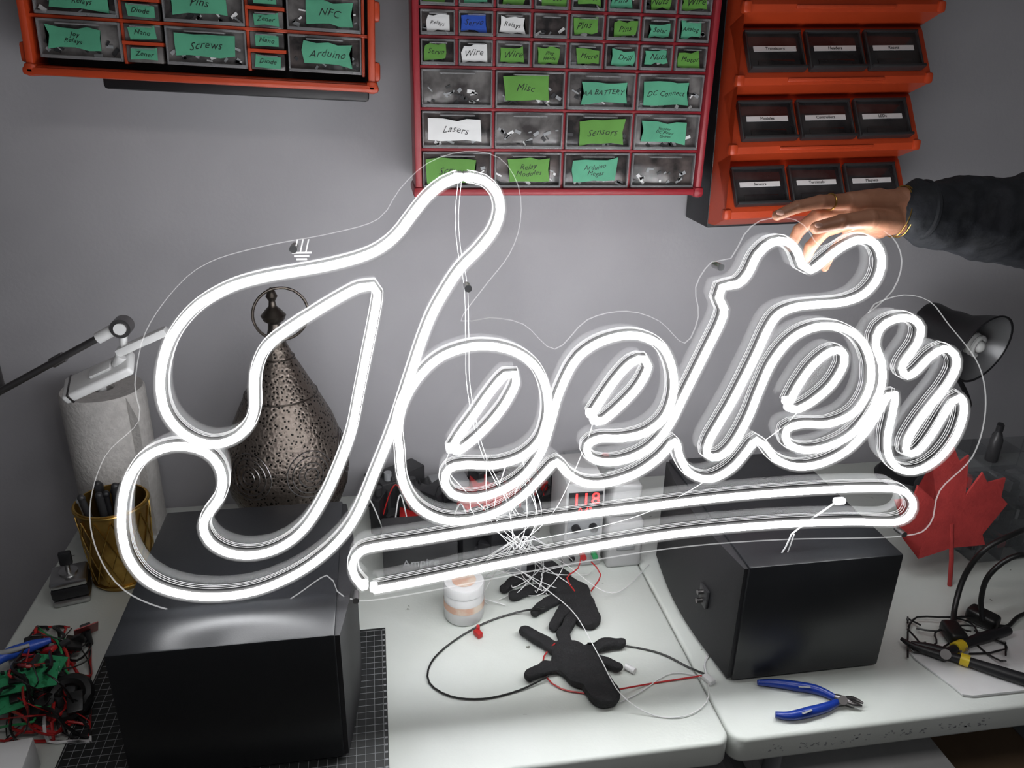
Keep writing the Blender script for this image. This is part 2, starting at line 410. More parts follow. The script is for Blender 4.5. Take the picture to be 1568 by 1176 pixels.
k.done("side_latches", [m_orange], eL)
k = MB(); k.box(O+X*(w*.58)+Z*(-.004)+Vector((0,.09,0)), (w*.8,.12,.03), rot, 0, .006); k.done("lower_bar", [m_blk], eL)  # black bar added at the dark band below the cabinet

y2 = -.155
O2, X2, Z2, w2 = frame_coords((636,299),(1070,298), y2)
zb = [zof(O2,Z2,860,p,y2) for p in (290,231,170,107,62,18)]
xL, xR = .011, w2-.011
big = [xL+(xR-xL)*i/4 for i in range(5)]; sm_ = [xL+(xR-xL)*i/8 for i in range(9)]
def cells(xs_, kinds): return [(xs_[i],xs_[i+1],kinds[i]) for i in range(len(xs_)-1)]
sp = zb[5]-zb[4]
rows2 = [(zb[0],zb[1],cells(big,['lScrew','lRelay/Modules','gArduino/Megas',''])),
 (zb[1],zb[2],cells(big,['wLasers','','lSensors','gStepper/DC Motor/Driver'])),
 (zb[2],zb[3],cells(big,['','lMisc','gAA BATTERY','gDC Connect'])),
 (zb[3],zb[4],cells(sm_,['l','w','l','lPlug/Heads','lMicro','gDrill','g','l'])),
 (zb[4],zb[5],cells(sm_,['w','b','w','','l','l','gSolar','gAnalog'])),]
for i in range(5):
    rows2.append((zb[5]+i*sp, zb[5]+(i+1)*sp, cells(sm_,[random.choice(['l','g','l','','g']) for _ in range(8)])))
cabinet_flat("red_parts_cabinet", (636,299),(1070,298), y2, zb[5]+5*sp+.012, m_red, rows2)

# right orange tilt-bin cabinet
y3 = -.165
O3, X3, Z3, w3 = frame_coords((1100,350),(1372,338), y3)
pitch3 = (zof(O3,Z3,1240,150,y3)-zof(O3,Z3,1240,345,y3))/2
e3 = empty("orange_tilt_bin_cabinet", O3)
k = MB(); tr = MB(); lb = MB()
rot3 = Matrix((X3, Vector((0,1,0)), Z3)).transposed()
def W3(x,yy,z): return O3+X3*x+Z3*z+Vector((0,yy,0))
prof = [(-y3-.003,0)]
N3 = 5
for i in range(N3):
    z = i*pitch3
    prof += [(.03 if i else .02, z+.002), (-.025, z+.022), (-.025, z+.034), (.022, z+pitch3-.006)]
prof += [(.03, N3*pitch3), (-y3-.003, N3*pitch3)]
pf = prof[1:-1]
front = [W3(0,a,z) for a,z in pf] + [W3(0,.05,N3*pitch3), W3(0,.05,0)]
k.prism(front, X3*w3, 0)
k.box(W3(w3/2-.004,(.05+(-y3-.001))/2,N3*pitch3/2-.006), (w3-.004,-y3-.051,N3*pitch3+.006), rot3, 1, .004)
lean = math.atan2(.047, pitch3-.04)
rl = rot3 @ Matrix.Rotation(-lean,3,'X')
names3 = [["Sensors","Terminals","Magnets"],["Modules","Controllers","LEDs"],["Transistors","Headers","Resets"],["","",""],["","",""]]
fl = math.hypot(.047, pitch3-.04)
for i in range(N3):
    for sx in (.004, w3-.004):
        k.box(W3(sx,-.020,i*pitch3+.030), (.016,.018,.020), rot3, 0, .005)
    k.box(W3(w3/2,-.026,i*pitch3+.030), (w3*.5,.004,.006), rot3, 0, .0015)
    for j in range(3):
        cw = (w3-.028)/3; cxx = .014+cw*(j+.5); zc = i*pitch3+.034+(pitch3-.04)/2+.002; yc = -.0015
        upv = rl @ Vector((0,0,1)); nv3 = rl @ Vector((0,-1,0))
        C = W3(cxx, yc, zc)
        tr.box(C+nv3*.002, (cw-.008,.008,fl-.014), rl, 0, .003)
        for sx in (-1,1): tr.box(C+nv3*.007+(rl@Vector((sx*(cw-.012)/2,0,0))), (.0035,.008,fl-.014), rl, 1, .001)
        tr.box(C+nv3*.007+upv*((fl-.018)/2), (cw-.008,.010,.005), rl, 1, .001)
        tr.box(C+nv3*.010-upv*((fl-.018)/2), (cw-.010,.016,.005), rl, 1, .001)
        tr.box(C+nv3*.0065-upv*(fl*.27), (cw*.6,.002,fl*.16), rl, 0, .001)
        L = C+nv3*.0078+upv*.003
        lb.box(L, (cw*.70,.0012,.0095), rl, 0)
        t3 = names3[i][j] or random.choice(("Motors","Fuses","Screws"))
        Xd = X3; Yd = upv; mm = Matrix((Xd,Yd,Xd.cross(Yd))).transposed().to_4x4(); mm.translation = L+nv3*.0008
        lb.text(t3, .0078, mm, 1, .0002)
k.done("body", [m_orange, m_blk], e3, ang=25); tr.done("bins", [m_tray, m_dark, m_gp], e3); lb.done("labels", [m_white, m_ink], e3, smooth=False)

# ------------------------------------------------------------------ speakers
def speaker(name, x0, x1, yf, yb, z0, z1, side, term=False):
    e = empty(name, ((x0+x1)/2, (yf+yb)/2, z0)); k = MB()
    h = z1-z0; cx_, cy_ = (x0+x1)/2, (yf+yb)/2
    k.box((cx_,cy_,(z0+z1)/2+.003), (x1-x0, yb-yf, h-.006), None, 0, .003)
    for a in (x0+.03,x1-.03):
        for b_ in (yf+.03,yb-.03): k.cyl((a,b_,z0),(a,b_,z0+.008),.012,mi=1)
    k.done("cabinet", [m_spk, m_blk], e)
    k = MB(); n = 10; xf = x1 if side > 0 else x0; P = []
    for i in range(n+1):
        t = i/n; P.append((xf+side*(.006+.016*math.sin(math.pi*t)), yf+.004+(yb-yf-.008)*t))
    poly = [Vector((a,b_,z0+.008)) for a,b_ in P]+[Vector((xf,yb-.004,z0+.008)),Vector((xf,yf+.004,z0+.008))]
    k.prism(poly, Vector((0,0,h-.012)), 0); k.done("grille", [m_grl], e, ang=30)
    if term:
        k = MB(); ym = yf+.09; zz = z0+.10
        k.box((xf-.0225+.003,ym,zz),(.006,.028,.034),None,0,.002)
        for dz in (-.008,.008): k.cyl((xf-.022,ym,zz+dz),(xf-.032,ym,zz+dz),.004,mi=1)
        k.done("terminals",[m_dark,m_chrome],e)
SZ = .965
MATT = .003
a = T(160,1000,SZ); b_ = T(512,978,SZ)
yfL = (a.y+b_.y)/2; xL0, xL1 = a.x, b_.x
speaker("bookshelf_speaker", xL0, xL1, yfL, yfL+.33, TZ+MATT, SZ, 1)
a = T(1147,868,SZ); b_ = T(1387,851,SZ)
yfR = (a.y+b_.y)/2; xR0, xR1 = a.x, b_.x
speaker("bookshelf_speaker", xR0, xR1, yfR, yfR+.34, TZ, SZ, -1, True)

# ------------------------------------------------------------------ neon sign
s1 = T(340,942,SZ+.001); s2 = T(1385,823,SZ+.001); ys = (s1.y+s2.y)/2
lean = math.radians(3)
nS = Vector((0,-math.cos(lean),math.sin(lean))); pS = Vector((0,ys,SZ+.001))
def S(px,py,off=0.): return onplane(px,py,pS+nS*off,nS)
J = [(716,271),(742,277),(760,295),(766,322),(757,352),(735,381),(705,412),(682,446),(662,482),(646,522),(626,582),(602,655),(576,720),(546,790),(515,832),(475,866),(430,891),(380,908),(320,914),(265,907),(225,889),(200,860),(189,828),(186,790),(193,745),(215,707),(250,687),(285,684),(315,693),(334,712),(341,740),(334,766),(319,786),(311,806),(321,830),(350,847),(390,850),(430,838),(465,811),(495,766),(520,711),(538,660),(550,600),(562,540),(572,490),(578,450),(571,438),(550,441),(520,456),(480,480),(440,506),(408,532),(393,562),(389,596),(390,622),(383,648),(364,669),(335,680),(308,678),(279,663),(256,636),(246,600),(249,556),(266,511),(301,470),(350,441),(400,426),(450,417),(500,408),(550,395),(583,380),(609,358),(632,328),(655,300),(680,280),(703,271)]
W_ = [(612,690),(609,655),(618,618),(640,580),(672,549),(712,533),(748,530),(786,538),(818,559),(835,592),(839,632),(828,672),(800,699),(760,712),(712,712),(688,718),(681,736),(692,756),(722,763),(762,754),(800,731),(828,694),(843,650),(856,604),(879,556),(906,531),(940,517),(975,514),(1009,527),(1027,555),(1032,596),(1020,636),(992,661),(955,671),(918,672),(900,682),(903,700),(926,708),(962,703),(998,684),(1026,650),(1046,610),(1066,570),(1086,530),(1103,496),(1109,474),(1101,456),(1106,440),(1130,435),(1146,419),(1160,391),(1181,372),(1205,370),(1221,385),(1228,406),(1242,414),(1261,400),(1287,380),(1316,367),(1340,373),(1350,396),(1345,424),(1325,449),(1295,462),(1258,466),(1220,470),(1192,482),(1175,507),(1159,542),(1140,580),(1120,618),(1101,650),(1086,676),(1083,696),(1100,700),(1122,682),(1146,640),(1163,598),(1184,553),(1214,518),(1250,501),(1288,502),(1318,520),(1333,554),(1331,596),(1308,632),(1270,649),(1228,650),(1205,658),(1206,678),(1230,689),(1265,685),(1303,666),(1333,632),(1350,590),(1350,556),(1341,528),(1348,503),(1370,489),(1396,488),(1410,502),(1405,526),(1390,547),(1381,564),(1390,576),(1406,566),(1424,547),(1446,534),(1462,543),(1464,564),(1449,592),(1425,622),(1403,652),(1389,677),(1389,693),(1405,692),(1424,670),(1443,640),(1460,614),(1472,608),(1476,632),(1464,668),(1440,700),(1410,719),(1381,720),(1362,700),(1359,670),(1366,636),(1371,604),(1360,606),(1345,632),(1325,662),(1297,690),(1260,709),(1222,715),(1190,704),(1171,682),(1158,674),(1145,690),(1120,718),(1087,734),(1057,725),(1041,700),(1034,676),(1011,700),(975,725),(930,740),(896,740),(870,726),(853,708),(830,730),(798,762),(758,786),(712,798),(670,794),(636,773),(617,737)]
E1 = [(690,690),(703,668),(727,635),(752,600),(774,575),(789,573),(790,588),(772,622),(745,655),(718,680),(700,692)]
E2 = [(906,636),(920,614),(944,580),(968,555),(987,550),(993,562),(978,592),(950,622),(924,644),(912,646)]
E3 = [(1209,617),(1222,592),(1245,560),(1271,539),(1289,538),(1293,556),(1275,588),(1246,614),(1222,627),(1212,626)]
UN = [(558,900),(544,884),(540,864),(552,845),(580,837),(640,828),(760,808),(880,790),(1000,775),(1120,761),(1250,751),(1345,748),(1382,752),(1398,769),(1393,789),(1368,800),(1300,799),(1180,804),(1040,817),(900,839),(760,866),(640,891),(572,904)]
R6 = .0048; FO = .017; RS = .0086
circ = [(R6*math.cos(2*math.pi*i/8+.39), R6*math.sin(2*math.pi*i/8+.39)) for i in range(8)]
halo_prof = [(RS*math.cos(2*math.pi*i/16), RS*math.sin(2*math.pi*i/16)) for i in range(16)]
chan = [(-.0056,-.002),(.0056,-.002),(.0056,-FO+.0015),(-.0056,-FO+.0015)]
sign = empty("neon_sign", pS+Vector((.15,0,0)))
tb = MB(); ch = MB(); ed = MB(); halo = MB()
for path, closed in ((J,False),(W_,True),(E1,False),(E2,False),(E3,False),(UN,False)):
    P = catmull([S(x,y,FO) for x,y in path], .008, closed)
    tb.sweep(P, nS, circ, 0, closed); halo.sweep(P, nS, halo_prof, 0, closed, cap=False)
    ch.sweep(P, nS, chan, 0, closed)
    for sx in (-.0068,.0068):
        for dz in (-.0085,-.0125,-FO+.001):
            ed.sweep(P, nS, [(sx-.0003,dz-.0003),(sx+.0003,dz-.0003),(sx+.0003,dz+.0003),(sx-.0003,dz+.0003)], 0, closed)
    if not closed:
        for q in (P[0],P[-1]): ch.box(q-nS*.008, (.011,.014,.011), None, 1, .003)
tb.done("neon_tube", [m_neon], sign); ch.done("silicone_channel", [m_chan, m_wp], sign); ed.done("channel_glow_lines", [m_glow_line], sign); halo.done("halo_shell", [m_halo], sign, ang=80)  # last mesh is the added bloom shell; the lines before it imitate reflections
AC = [(712,232),(655,250),(612,290),(580,335),(510,357),(400,378),(320,402),(270,440),(222,510),(206,590),(212,645),(160,700),(137,780),(150,850),(190,905),(260,935),(340,941),(430,925),(500,882),(516,906),(550,921),(640,909),(760,886),(900,860),(1050,838),(1200,827),(1380,822),(1425,803),(1440,752),(1490,700),(1510,630),(1500,560),(1452,495),(1425,462),(1385,452),(1340,466),(1330,480),(1368,445),(1382,400),(1366,362),(1328,348),(1290,360),(1258,378),(1232,345),(1205,334),(1165,338),(1140,360),(1120,396),(1090,402),(1066,440),(1070,485),(1049,526),(1010,492),(960,477),(900,490),(850,535),(802,497),(750,487),(706,492),(740,442),(780,390),(797,340),(794,285),(765,242)]
AP = catmull([S(x,y,0) for x,y in AC], .012, True)
k = MB(); k.prism([p-nS*.003 for p in AP], nS*.003, 0); k.done("acrylic_backing", [m_acr], sign, smooth=False)
k = MB(); k.sweep([p-nS*.0015 for p in AP], nS, [(-.0004,-.0010),(.0004,-.0010),(.0004,.0010),(-.0004,.0010)], 0, True); k.done("acrylic_edge_glow", [m_edge_glow], sign)
k = MB()
for px,py in ((716,440),(450,380),(1100,408),(1380,815),(545,915)):
    c = S(px,py,0); k.cyl(c-nS*.012, c+nS*.008, .0045, mi=0)
k.done("standoffs", [m_steel], sign)
k = MB()
def wire(k, pts, r=.0009, mi=0, seg=6, step=.012): k.tube(catmull(pts, step), r, mi, seg=seg)
for dx in (0,5):
    wire(k, [S(702+dx,275,-.008),S(697+dx,330,-.014),S(701+dx,385,-.02),S(711+dx,440,-.012),S(713+dx,520,-.02),S(716+dx,600,-.02),S(740+dx,700,-.03),S(790+dx,790,-.04)], .0004)
for q in ((690,690),(906,640),(1209,620)):
    wire(k, [S(q[0],q[1],-.006),S(q[0]-5,q[1]+30,-.02),S((q[0]+795)/2,780,-.05),S(800,830,-.05)], .0005)
for i in range(9):
    xa = random.uniform(700,830)
    wire(k, [S(xa,random.uniform(690,760),-.008),S(xa+random.uniform(-25,25),790,-.03),S(785+random.uniform(-20,35),840,-.05)], .0005)
k.done("feed_wires", [m_wwht], sign)
k = MB(); k.text("///", .022, face_mat(S(462,378,.002), Vector((1,0,0))), 0)
for i in range(3): k.box(S(462,387+i*5,.001), (.022-.005*i,.001,.002), None, 0)
k.done("etched_logo", [m_glow_line], sign)

# ------------------------------------------------------------------ arm + hand
pers = empty("person_arm", S(1400,320,-.02))
def H(px,py,off): return S(px,py,off)
caps = []
wr = (H(1418,326,-.022),.030); w2_ = (H(1385,324,-.022),.029)
for dy in (-14,0,14):
    caps.append((H(1418,324+dy,-.022),.020,H(1380,322+dy,-.022),.0185))
mc = {'i':(1300,308,.0120,-.012),'m':(1294,325,.0125,-.018),'r':(1298,341,.0118,-.020),'p':(1310,354,.0105,-.018)}
for kx,(px,py,r_,o_) in mc.items():
    caps.append((H(1383,320+(py-325)*.6,-.022),.018,H(px,py,o_),r_))
    caps.append((H(1345,322+(py-325)*.85,-.021),.0165,H(px,py,o_),r_))
def finger(pts, rs):
    for i in range(len(pts)-1):
        caps.append((pts[i],rs[i],pts[i+1],rs[i+1]))
    for p,r in list(zip(pts,rs))[1:-1]: caps.append((p,r*1.06,p+Vector((.0005,0,0)),r*1.06))
finger([H(1300,308,-.012),H(1256,309,-.002),H(1220,317,.004),H(1190,330,.006)],[.0105,.0088,.0080,.0066])
finger([H(1294,325,-.018),H(1250,331,-.014),H(1224,352,-.014),H(1210,378,-.012)],[.0105,.009,.0082,.0067])
finger([H(1298,341,-.020),H(1262,354,-.016),H(1241,378,-.0145),H(1231,404,-.012)],[.0100,.0086,.0078,.0064])
finger([H(1310,354,-.018),H(1288,370,-.016),H(1271,390,-.013),H(1263,410,-.011)],[.0088,.0074,.0066,.0056])
finger([H(1366,340,-.018),H(1330,336,.004),H(1288,340,.014),H(1250,349,.012)],[.0165,.0125,.0100,.0082])
hand = blob("hand", caps, [m_skin], pers, .0013, 5)
k = MB()
for c,ro_ in ((H(1195,326,.0112),.3),(H(1254,345,.0188),.2)):
    k.sph(c, .0048, (1.25,.35,.75), Matrix.Rotation(ro_,3,'Y'))
k.done("nails", [m_nail], pers)
k = MB()
axis = (wr[0]-w2_[0]).normalized()
rb = axis.to_track_quat('Z','Y').to_matrix()
upd = (nS.cross(axis)).normalized()
for cpx,tw,a_,b2_ in ((1380,.0,.0335,.0225),(1374,.12,.0335,.0222)):
    c = H(cpx,324,-.022)
    k.tube([c+upd*(a_*math.cos(2*math.pi*i/40))+nS*(b2_*math.sin(2*math.pi*i/40))+axis*(tw*.02*math.cos(2*math.pi*i/40)+.004*math.sin(2*math.pi*i/40)) for i in range(40)], .0008, 0, closed=True)
dr_ = (H(1256,309,-.002)-H(1300,308,-.012)).normalized()
k.torus(H(1272,309,-.0055), .0100, .0011, dr_.to_track_quat('Z','Y').to_matrix(), 0)
k.done("bracelet_and_ring", [m_gold], pers)
def rough(o):
    tx = bpy.data.textures.new("folds", 'CLOUDS'); tx.noise_scale = .045; tx.noise_depth = 2
    d = o.modifiers.new("d", 'DISPLACE'); d.texture = tx; d.strength = .022; d.mid_level = .5; d.texture_coords = 'LOCAL'
sl = [(H(1414,322,-.022),.038),(H(1440,326,-.024),.046),(H(1500,333,-.03),.056),(H(1575,340,-.04),.064),(H(1700,350,-.02),.070),(H(1850,330,.06),.078),(H(1960,250,.12),.085)]
blob("jacket_sleeve", [(sl[i][0],sl[i][1],sl[i+1][0],sl[i+1][1]) for i in range(len(sl)-1)], [m_jkt], pers, .005, 3, rough)
k = MB(); k.torus(H(1410,322,-.022), .036, .0042, rb, 0); k.done("cuff", [m_jkt], pers)

# ------------------------------------------------------------------ lantern
yl = -.19
lx = V(440,700,yl); sc_ = lambda py,h: pxm(V(440,py,yl), h)
pts = [(440,2),(446,6),(453,9),(460,5),(468,6),(474,12),(482,19),(489,16),(494,9),(503,10),(512,13),(524,15),(540,22),(570,38),(600,54),(640,74),(680,87),(710,91),(738,87),(762,76),(785,62),(800,52)]
prof = [(sc_(p,h), V(440,p,yl).z) for p,h in pts]
zl = prof[-1][1]; prof += [(prof[-1][0]*.95, zl-.008)]
lan = empty("moroccan_lantern", (lx.x,yl,TZ)); k = MB()
zn = V(440,527,yl).z
body = [(prof[i][0]+(prof[i+1][0]-prof[i][0])*t/4, prof[i][1]+(prof[i+1][1]-prof[i][1])*t/4) for i in range(len(prof)-1) for t in range(4)]+[prof[-1]]
k.lathe([(r,z) for r,z in body if z < zn], (lx.x,yl,0), None, 0, 64)
k.lathe([(r,z) for r,z in body if z >= zn-.004], (lx.x,yl,0), None, 1, 32)
zb_ = prof[-1][1]
k.lathe([(prof[-1][0],zb_),(.05,zb_-.02),(.045,zb_-.03)], (lx.x,yl,0), None, 1, 40)
for i in range(4):
    a_ = math.pi/4+i*math.pi/2; c,s_ = math.cos(a_),math.sin(a_)
    k.tube([Vector((lx.x+c*.06,yl+s_*.06,zb_+.012)),Vector((lx.x+c*.068,yl+s_*.068,zb_-.01)),Vector((lx.x+c*.062,yl+s_*.062,TZ+.025)),Vector((lx.x+c*.075,yl+s_*.075,TZ+.006))],[.012,.011,.008,.008],1)
def rad(z):
    for (r0,z0),(r1,z1) in zip(prof,prof[1:]):
        if z1 <= z <= z0: return r0+(r1-r0)*(z0-z)/(z0-z1)
    return prof[-1][0]
for zz in (V(440,600,yl).z, V(440,545,yl).z, V(440,775,yl).z): k.torus((lx.x,yl,zz), rad(zz), .0016, None, 1, 48)
for q in range(6):
    th0 = -math.pi/2-.55+q*math.pi/3; zc = V(440,692,yl).z
    for rad_ in (.012,.022,.033,.042):
        P = []
        for i in range(28):
            a_ = 2*math.pi*i/28; z_ = zc+rad_*math.sin(a_); rr = rad(z_)+.0006; th = th0+rad_*math.cos(a_)/.105
            P.append(Vector((lx.x+rr*math.cos(th), yl+rr*math.sin(th), z_)))
        k.tube(P, .0011, 2, closed=True, seg=5)
k.done("body", [m_lan, m_bronze, m_chrome], lan)
k = MB(); c = V(430,481,yl-.01); k.torus(c, sc_(481,41), .0026, Matrix.Rotation(math.pi/2,3,'X') @ Matrix.Rotation(.25,3,'Y'), 0, 48)
k.done("ring_handle", [m_bronze], lan)

# ------------------------------------------------------------------ paper towel
yp = -.11; cpt = V(157,600,yp); r_ = pxm(cpt,60); zt = V(157,598,yp-r_*.2).z
k = MB(); k.lathe([(.019,TZ+.012),(r_-.003,TZ+.012),(r_,TZ+.016),(r_,zt-.004),(r_-.003,zt),(.022,zt),(.019,zt-.003),(.019,TZ+.012)], (cpt.x,yp,0), None, 0, 56)
k.lathe([(.0,TZ),(.065,TZ),(.065,TZ+.008),(.0,TZ+.012)], (cpt.x,yp,0), None, 1, 40)
k.cyl((cpt.x,yp,TZ),(cpt.x,yp,zt+.015),.008,mi=1)
e0 = Vector((cpt.x+r_*.75,yp-r_*.68,TZ+.02)); 
k.prism([e0,e0+Vector((.014,-.004,0)),e0+Vector((.016,-.006,(zt-TZ)*.8)),e0+Vector((0,0,(zt-TZ)*.93))], Vector((0,.0012,0)), 0)
k.done("paper_towel_roll", [m_papert, m_wp])

# ------------------------------------------------------------------ pen cup
c = T(182,905); rt = pxm(c,56)*.92; yc = c.y+rt*.75; zt = V(176,765,yc).z
cup = empty("gold_pen_cup", (c.x,yc,TZ)); k = MB()
k.lathe([(0,TZ+.001),(rt*.80,TZ+.001),(rt*.84,TZ+.006),(rt*.88,TZ+.03),(rt*.98,zt-.004),(rt,zt),(rt-.003,zt),(rt*.86,TZ+.02),(0,TZ+.02)], (c.x,yc,0), None, 0, 48)
for i in range(14):
    for sgn in (1,-1):
        P = []
        for j in range(9):
            t = j/8; an = 2*math.pi*i/14+sgn*t*.9; rr = rt*(.86+.125*t)+.0005
            P.append(Vector((c.x+rr*math.cos(an),yc+rr*math.sin(an),TZ+.015+(zt-TZ-.03)*t)))
        k.tube(P,.0013,1,seg=5)
for zz,q in ((TZ+.01,.86),(zt-.004,1.0)): k.torus((c.x,yc,zz), rt*q, .0025, None, 1, 48)
k.done("cup", [m_cup, m_gold], cup); k = MB()
for i in range(15):
    an = random.uniform(0,6.28); rr = rt*random.uniform(.1,.7); p0 = Vector((c.x+rr*.6*math.cos(an),yc+rr*.6*math.sin(an),TZ+.025))
    p1 = Vector((c.x+rr*1.15*math.cos(an),yc+rr*1.15*math.sin(an),zt+random.uniform(.005,.03)))
    mi = random.choice((0,0,0,1,1,2)); k.cyl(p0,p1,random.uniform(.004,.009),mi=mi,seg=12); k.sph(p1,.0065,mi=mi,seg=10)
k.done("pens", [m_blk,m_dark,m_gp], cup)

# ------------------------------------------------------------------ stepper motor left
c = T(106,927); m_ = empty("stepper_motor", c); k = MB()
ro = Matrix.Rotation(.25,3,'Z')
k.box(c+Vector((0,.025,.008)), (.058,.058,.014), ro, 1, .005); k.box(c+Vector((0,.025,.026)), (.058,.058,.022), ro, 0, .005); k.box(c+Vector((0,.025,.044)), (.058,.058,.014), ro, 1, .005)
k.cyl(c+Vector((0,.025,.050)), c+Vector((0,.025,.055)), .015, mi=1); k.cyl(c+Vector((0,.025,.055)), c+Vector((0,.025,.085)), .004, mi=1)
k.box(c+Vector((0,.025,.08)), (.02,.010,.026), ro, 0, .003)
k.done("motor_body", [m_blk,m_steel], m_)

# ------------------------------------------------------------------ led task lamp at left (wall bracket arm)
ya = -.33
A0 = V(-60,632,ya-.02); A1 = V(168,508,ya); J0 = V(187,500,ya)
lmp = empty("swing_arm_led_lamp", V(-200,700,ya)); k = MB()
k.cyl(A0,A1,.0055,mi=0)
k.cyl(V(80,556,ya),V(98,546,ya),.008,mi=0); k.cyl(V(150,518,ya),V(172,506,ya),.009,mi=1)
k.cyl(J0-Vector((0,.012,0)),J0+Vector((0,.012,0)),.015,mi=0,seg=28); k.cyl(J0-Vector((0,.015,0)),J0-Vector((0,.011,0)),.009,mi=1)
wb = Vector((A0.x-.12,-.03,A0.z-.05))
k.tube([A0, A0.lerp(wb,.5)+Vector((0,0,-.01)), wb], .006, 0); k.box(wb+Vector((0,.018,0)), (.06,.022,.10), None, 0, .006); k.sph(A0,.011,mi=0)
q0 = V(180,540,ya-.005); q1 = V(256,506,ya-.005)
d = (q1-q0); rr_ = Matrix((d.normalized(), Vector((0,1,0)), d.normalized().cross(Vector((0,1,0))))).transposed()
k.box((q0+q1)/2, (d.length,.02,.013), rr_, 1, .003)
k.cyl(J0, V(190,530,ya-.005), .006, mi=1)
q0 = V(100,600,ya-.01); q1 = V(203,553,ya-.01); d = q1-q0; rr_ = Matrix((d.normalized(), Vector((0,1,0)), d.normalized().cross(Vector((0,1,0))))).transposed() @ Matrix.Rotation(.35,3,'X')
k.box((q0+q1)/2, (d.length,.05,.016), rr_, 1, .005, 3)
k.box((q0+q1)/2+rr_@Vector((.01,0,.010 if (rr_@Vector((0,0,1))).z>0 else -.010)), (.035,.02,.005), rr_, 1, .001)
k.box(q0+rr_@Vector((.012,0,0)), (.004,.051,.017), rr_, 0, .001)
k.cyl(V(186,545,ya-.01), V(180,560,ya-.01), .009, mi=1)
k.done("arm_and_head", [m_chrome, m_wp], lmp)

# ------------------------------------------------------------------ cutting mat
pm = T(594,962); xm1 = T(594,1100).x; k = MB()
ymf, ymb = -.775, pm.y; xm0 = T(92,1160).x
k.box(((xm0+xm1)/2,(ymf+ymb)/2,TZ+.0014),(xm1-xm0,ymb-ymf,.002),None,0,.0006)
gx = xm1-.006
while gx > xm0:
    k.box((gx,(ymf+ymb)/2,TZ+.00255),(.0006,ymb-ymf-.012,.0003),None,1); gx -= .0127
gy = ymb-.006
while gy > ymf:
    k.box(((xm0+xm1)/2,gy,TZ+.00255),(xm1-xm0-.012,.0006,.0003),None,1); 
    k.box((xm1-.003,gy,TZ+.00255),(.004,.003,.0003),None,1); gy -= .0127
k.done("cutting_mat", [m_cork, m_gp])

# ------------------------------------------------------------------ tub
c = T(714,962); rt = pxm(c,31); c = c+Vector((0,rt,0)); zt = V(710,888,c.y).z
k = MB()
k.lathe([(0,TZ+.001),(rt*.9,TZ+.001),(rt,TZ+.006),(rt,zt-.022),(rt*.97,zt-.018),(rt*1.02,zt-.017),(rt*1.02,zt-.003),(rt*.97,zt),(0,zt)], (c.x,c.y,0), None, 0, 44)
k.lathe([(rt+.0006,TZ+.026),(rt+.0006,zt-.034)], (c.x,c.y,0), None, 1, 44)
k.lathe([(0,zt+.0008),(rt*.6,zt+.0008)], (c.x,c.y,0), None, 1, 32)
k.done("white_plastic_tub", [m_wp, m_peach])

# ------------------------------------------------------------------ gloves
def TB(px,py,h): return T(px,py,TZ+h)
def glove(wx, palm, fingers, cuff):
    # flat woven glove outline lying on the table, built as fused capsules then flattened
    caps2 = []
    for (a,b2,r0,c2,d2,r1) in palm+cuff: caps2.append((TB(a,b2,.010),r0,TB(c2,d2,.010),r1))
    for pts,r0,r1 in fingers:
        n = len(pts)
        for i in range(n-1):
            caps2.append((TB(*pts[i],.010), r0+(r1-r0)*i/(n-1), TB(*pts[i+1],.010), r0+(r1-r0)*(i+1)/(n-1)))
    def wr_(o):
        tx = bpy.data.textures.new("wrinkle", 'CLOUDS'); tx.noise_scale = .02
        d = o.modifiers.new("d", 'DISPLACE'); d.texture = tx; d.strength = .005; d.mid_level = .5
    o = blob("work_glove", caps2, [m_glv], None, .0020, 5, wr_)
    me = o.data; zc = TZ+.010
    for v in me.vertices:
        h = v.co.z-zc; s_ = noise.noise(v.co*45)*.004
        h = math.copysign(min(abs(h),.005)+max(0,abs(h)-.005)*.22, h); v.co.z = zc+h+(s_ if h > 0 else 0)
    zmn = min(v.co.z for v in me.vertices)
    for v in me.vertices: v.co.z += TZ+.001-zmn
glove(0, [(852,893,.026,880,905,.026),(880,905,.026,890,925,.024)],
 [([(848,884),(815,882),(785,892),(772,902)],.0125,.0095),([(850,898),(815,902),(786,914)],.0125,.0095),([(862,912),(838,924),(820,938)],.0125,.009),([(875,922),(858,942),(848,960)],.012,.009)],
 [(855,885,.024,838,872,.022),(890,925,.022,900,948,.022)])
glove(0, [(876,1002,.026,896,1022,.030),(866,1012,.024,890,1034,.026)],
 [([(866,990),(862,972),(872,955),(880,942)],.0125,.0095),([(858,1000),(834,984),(803,968)],.0125,.0095),([(858,1020),(836,1024),(810,1036)],.0125,.0095),([(892,1002),(918,990),(950,986)],.012,.009),([(908,1014),(928,1015),(945,1022)],.012,.009)],
 [(896,1026,.028,912,1046,.024),(912,1046,.024,924,1062,.026)])

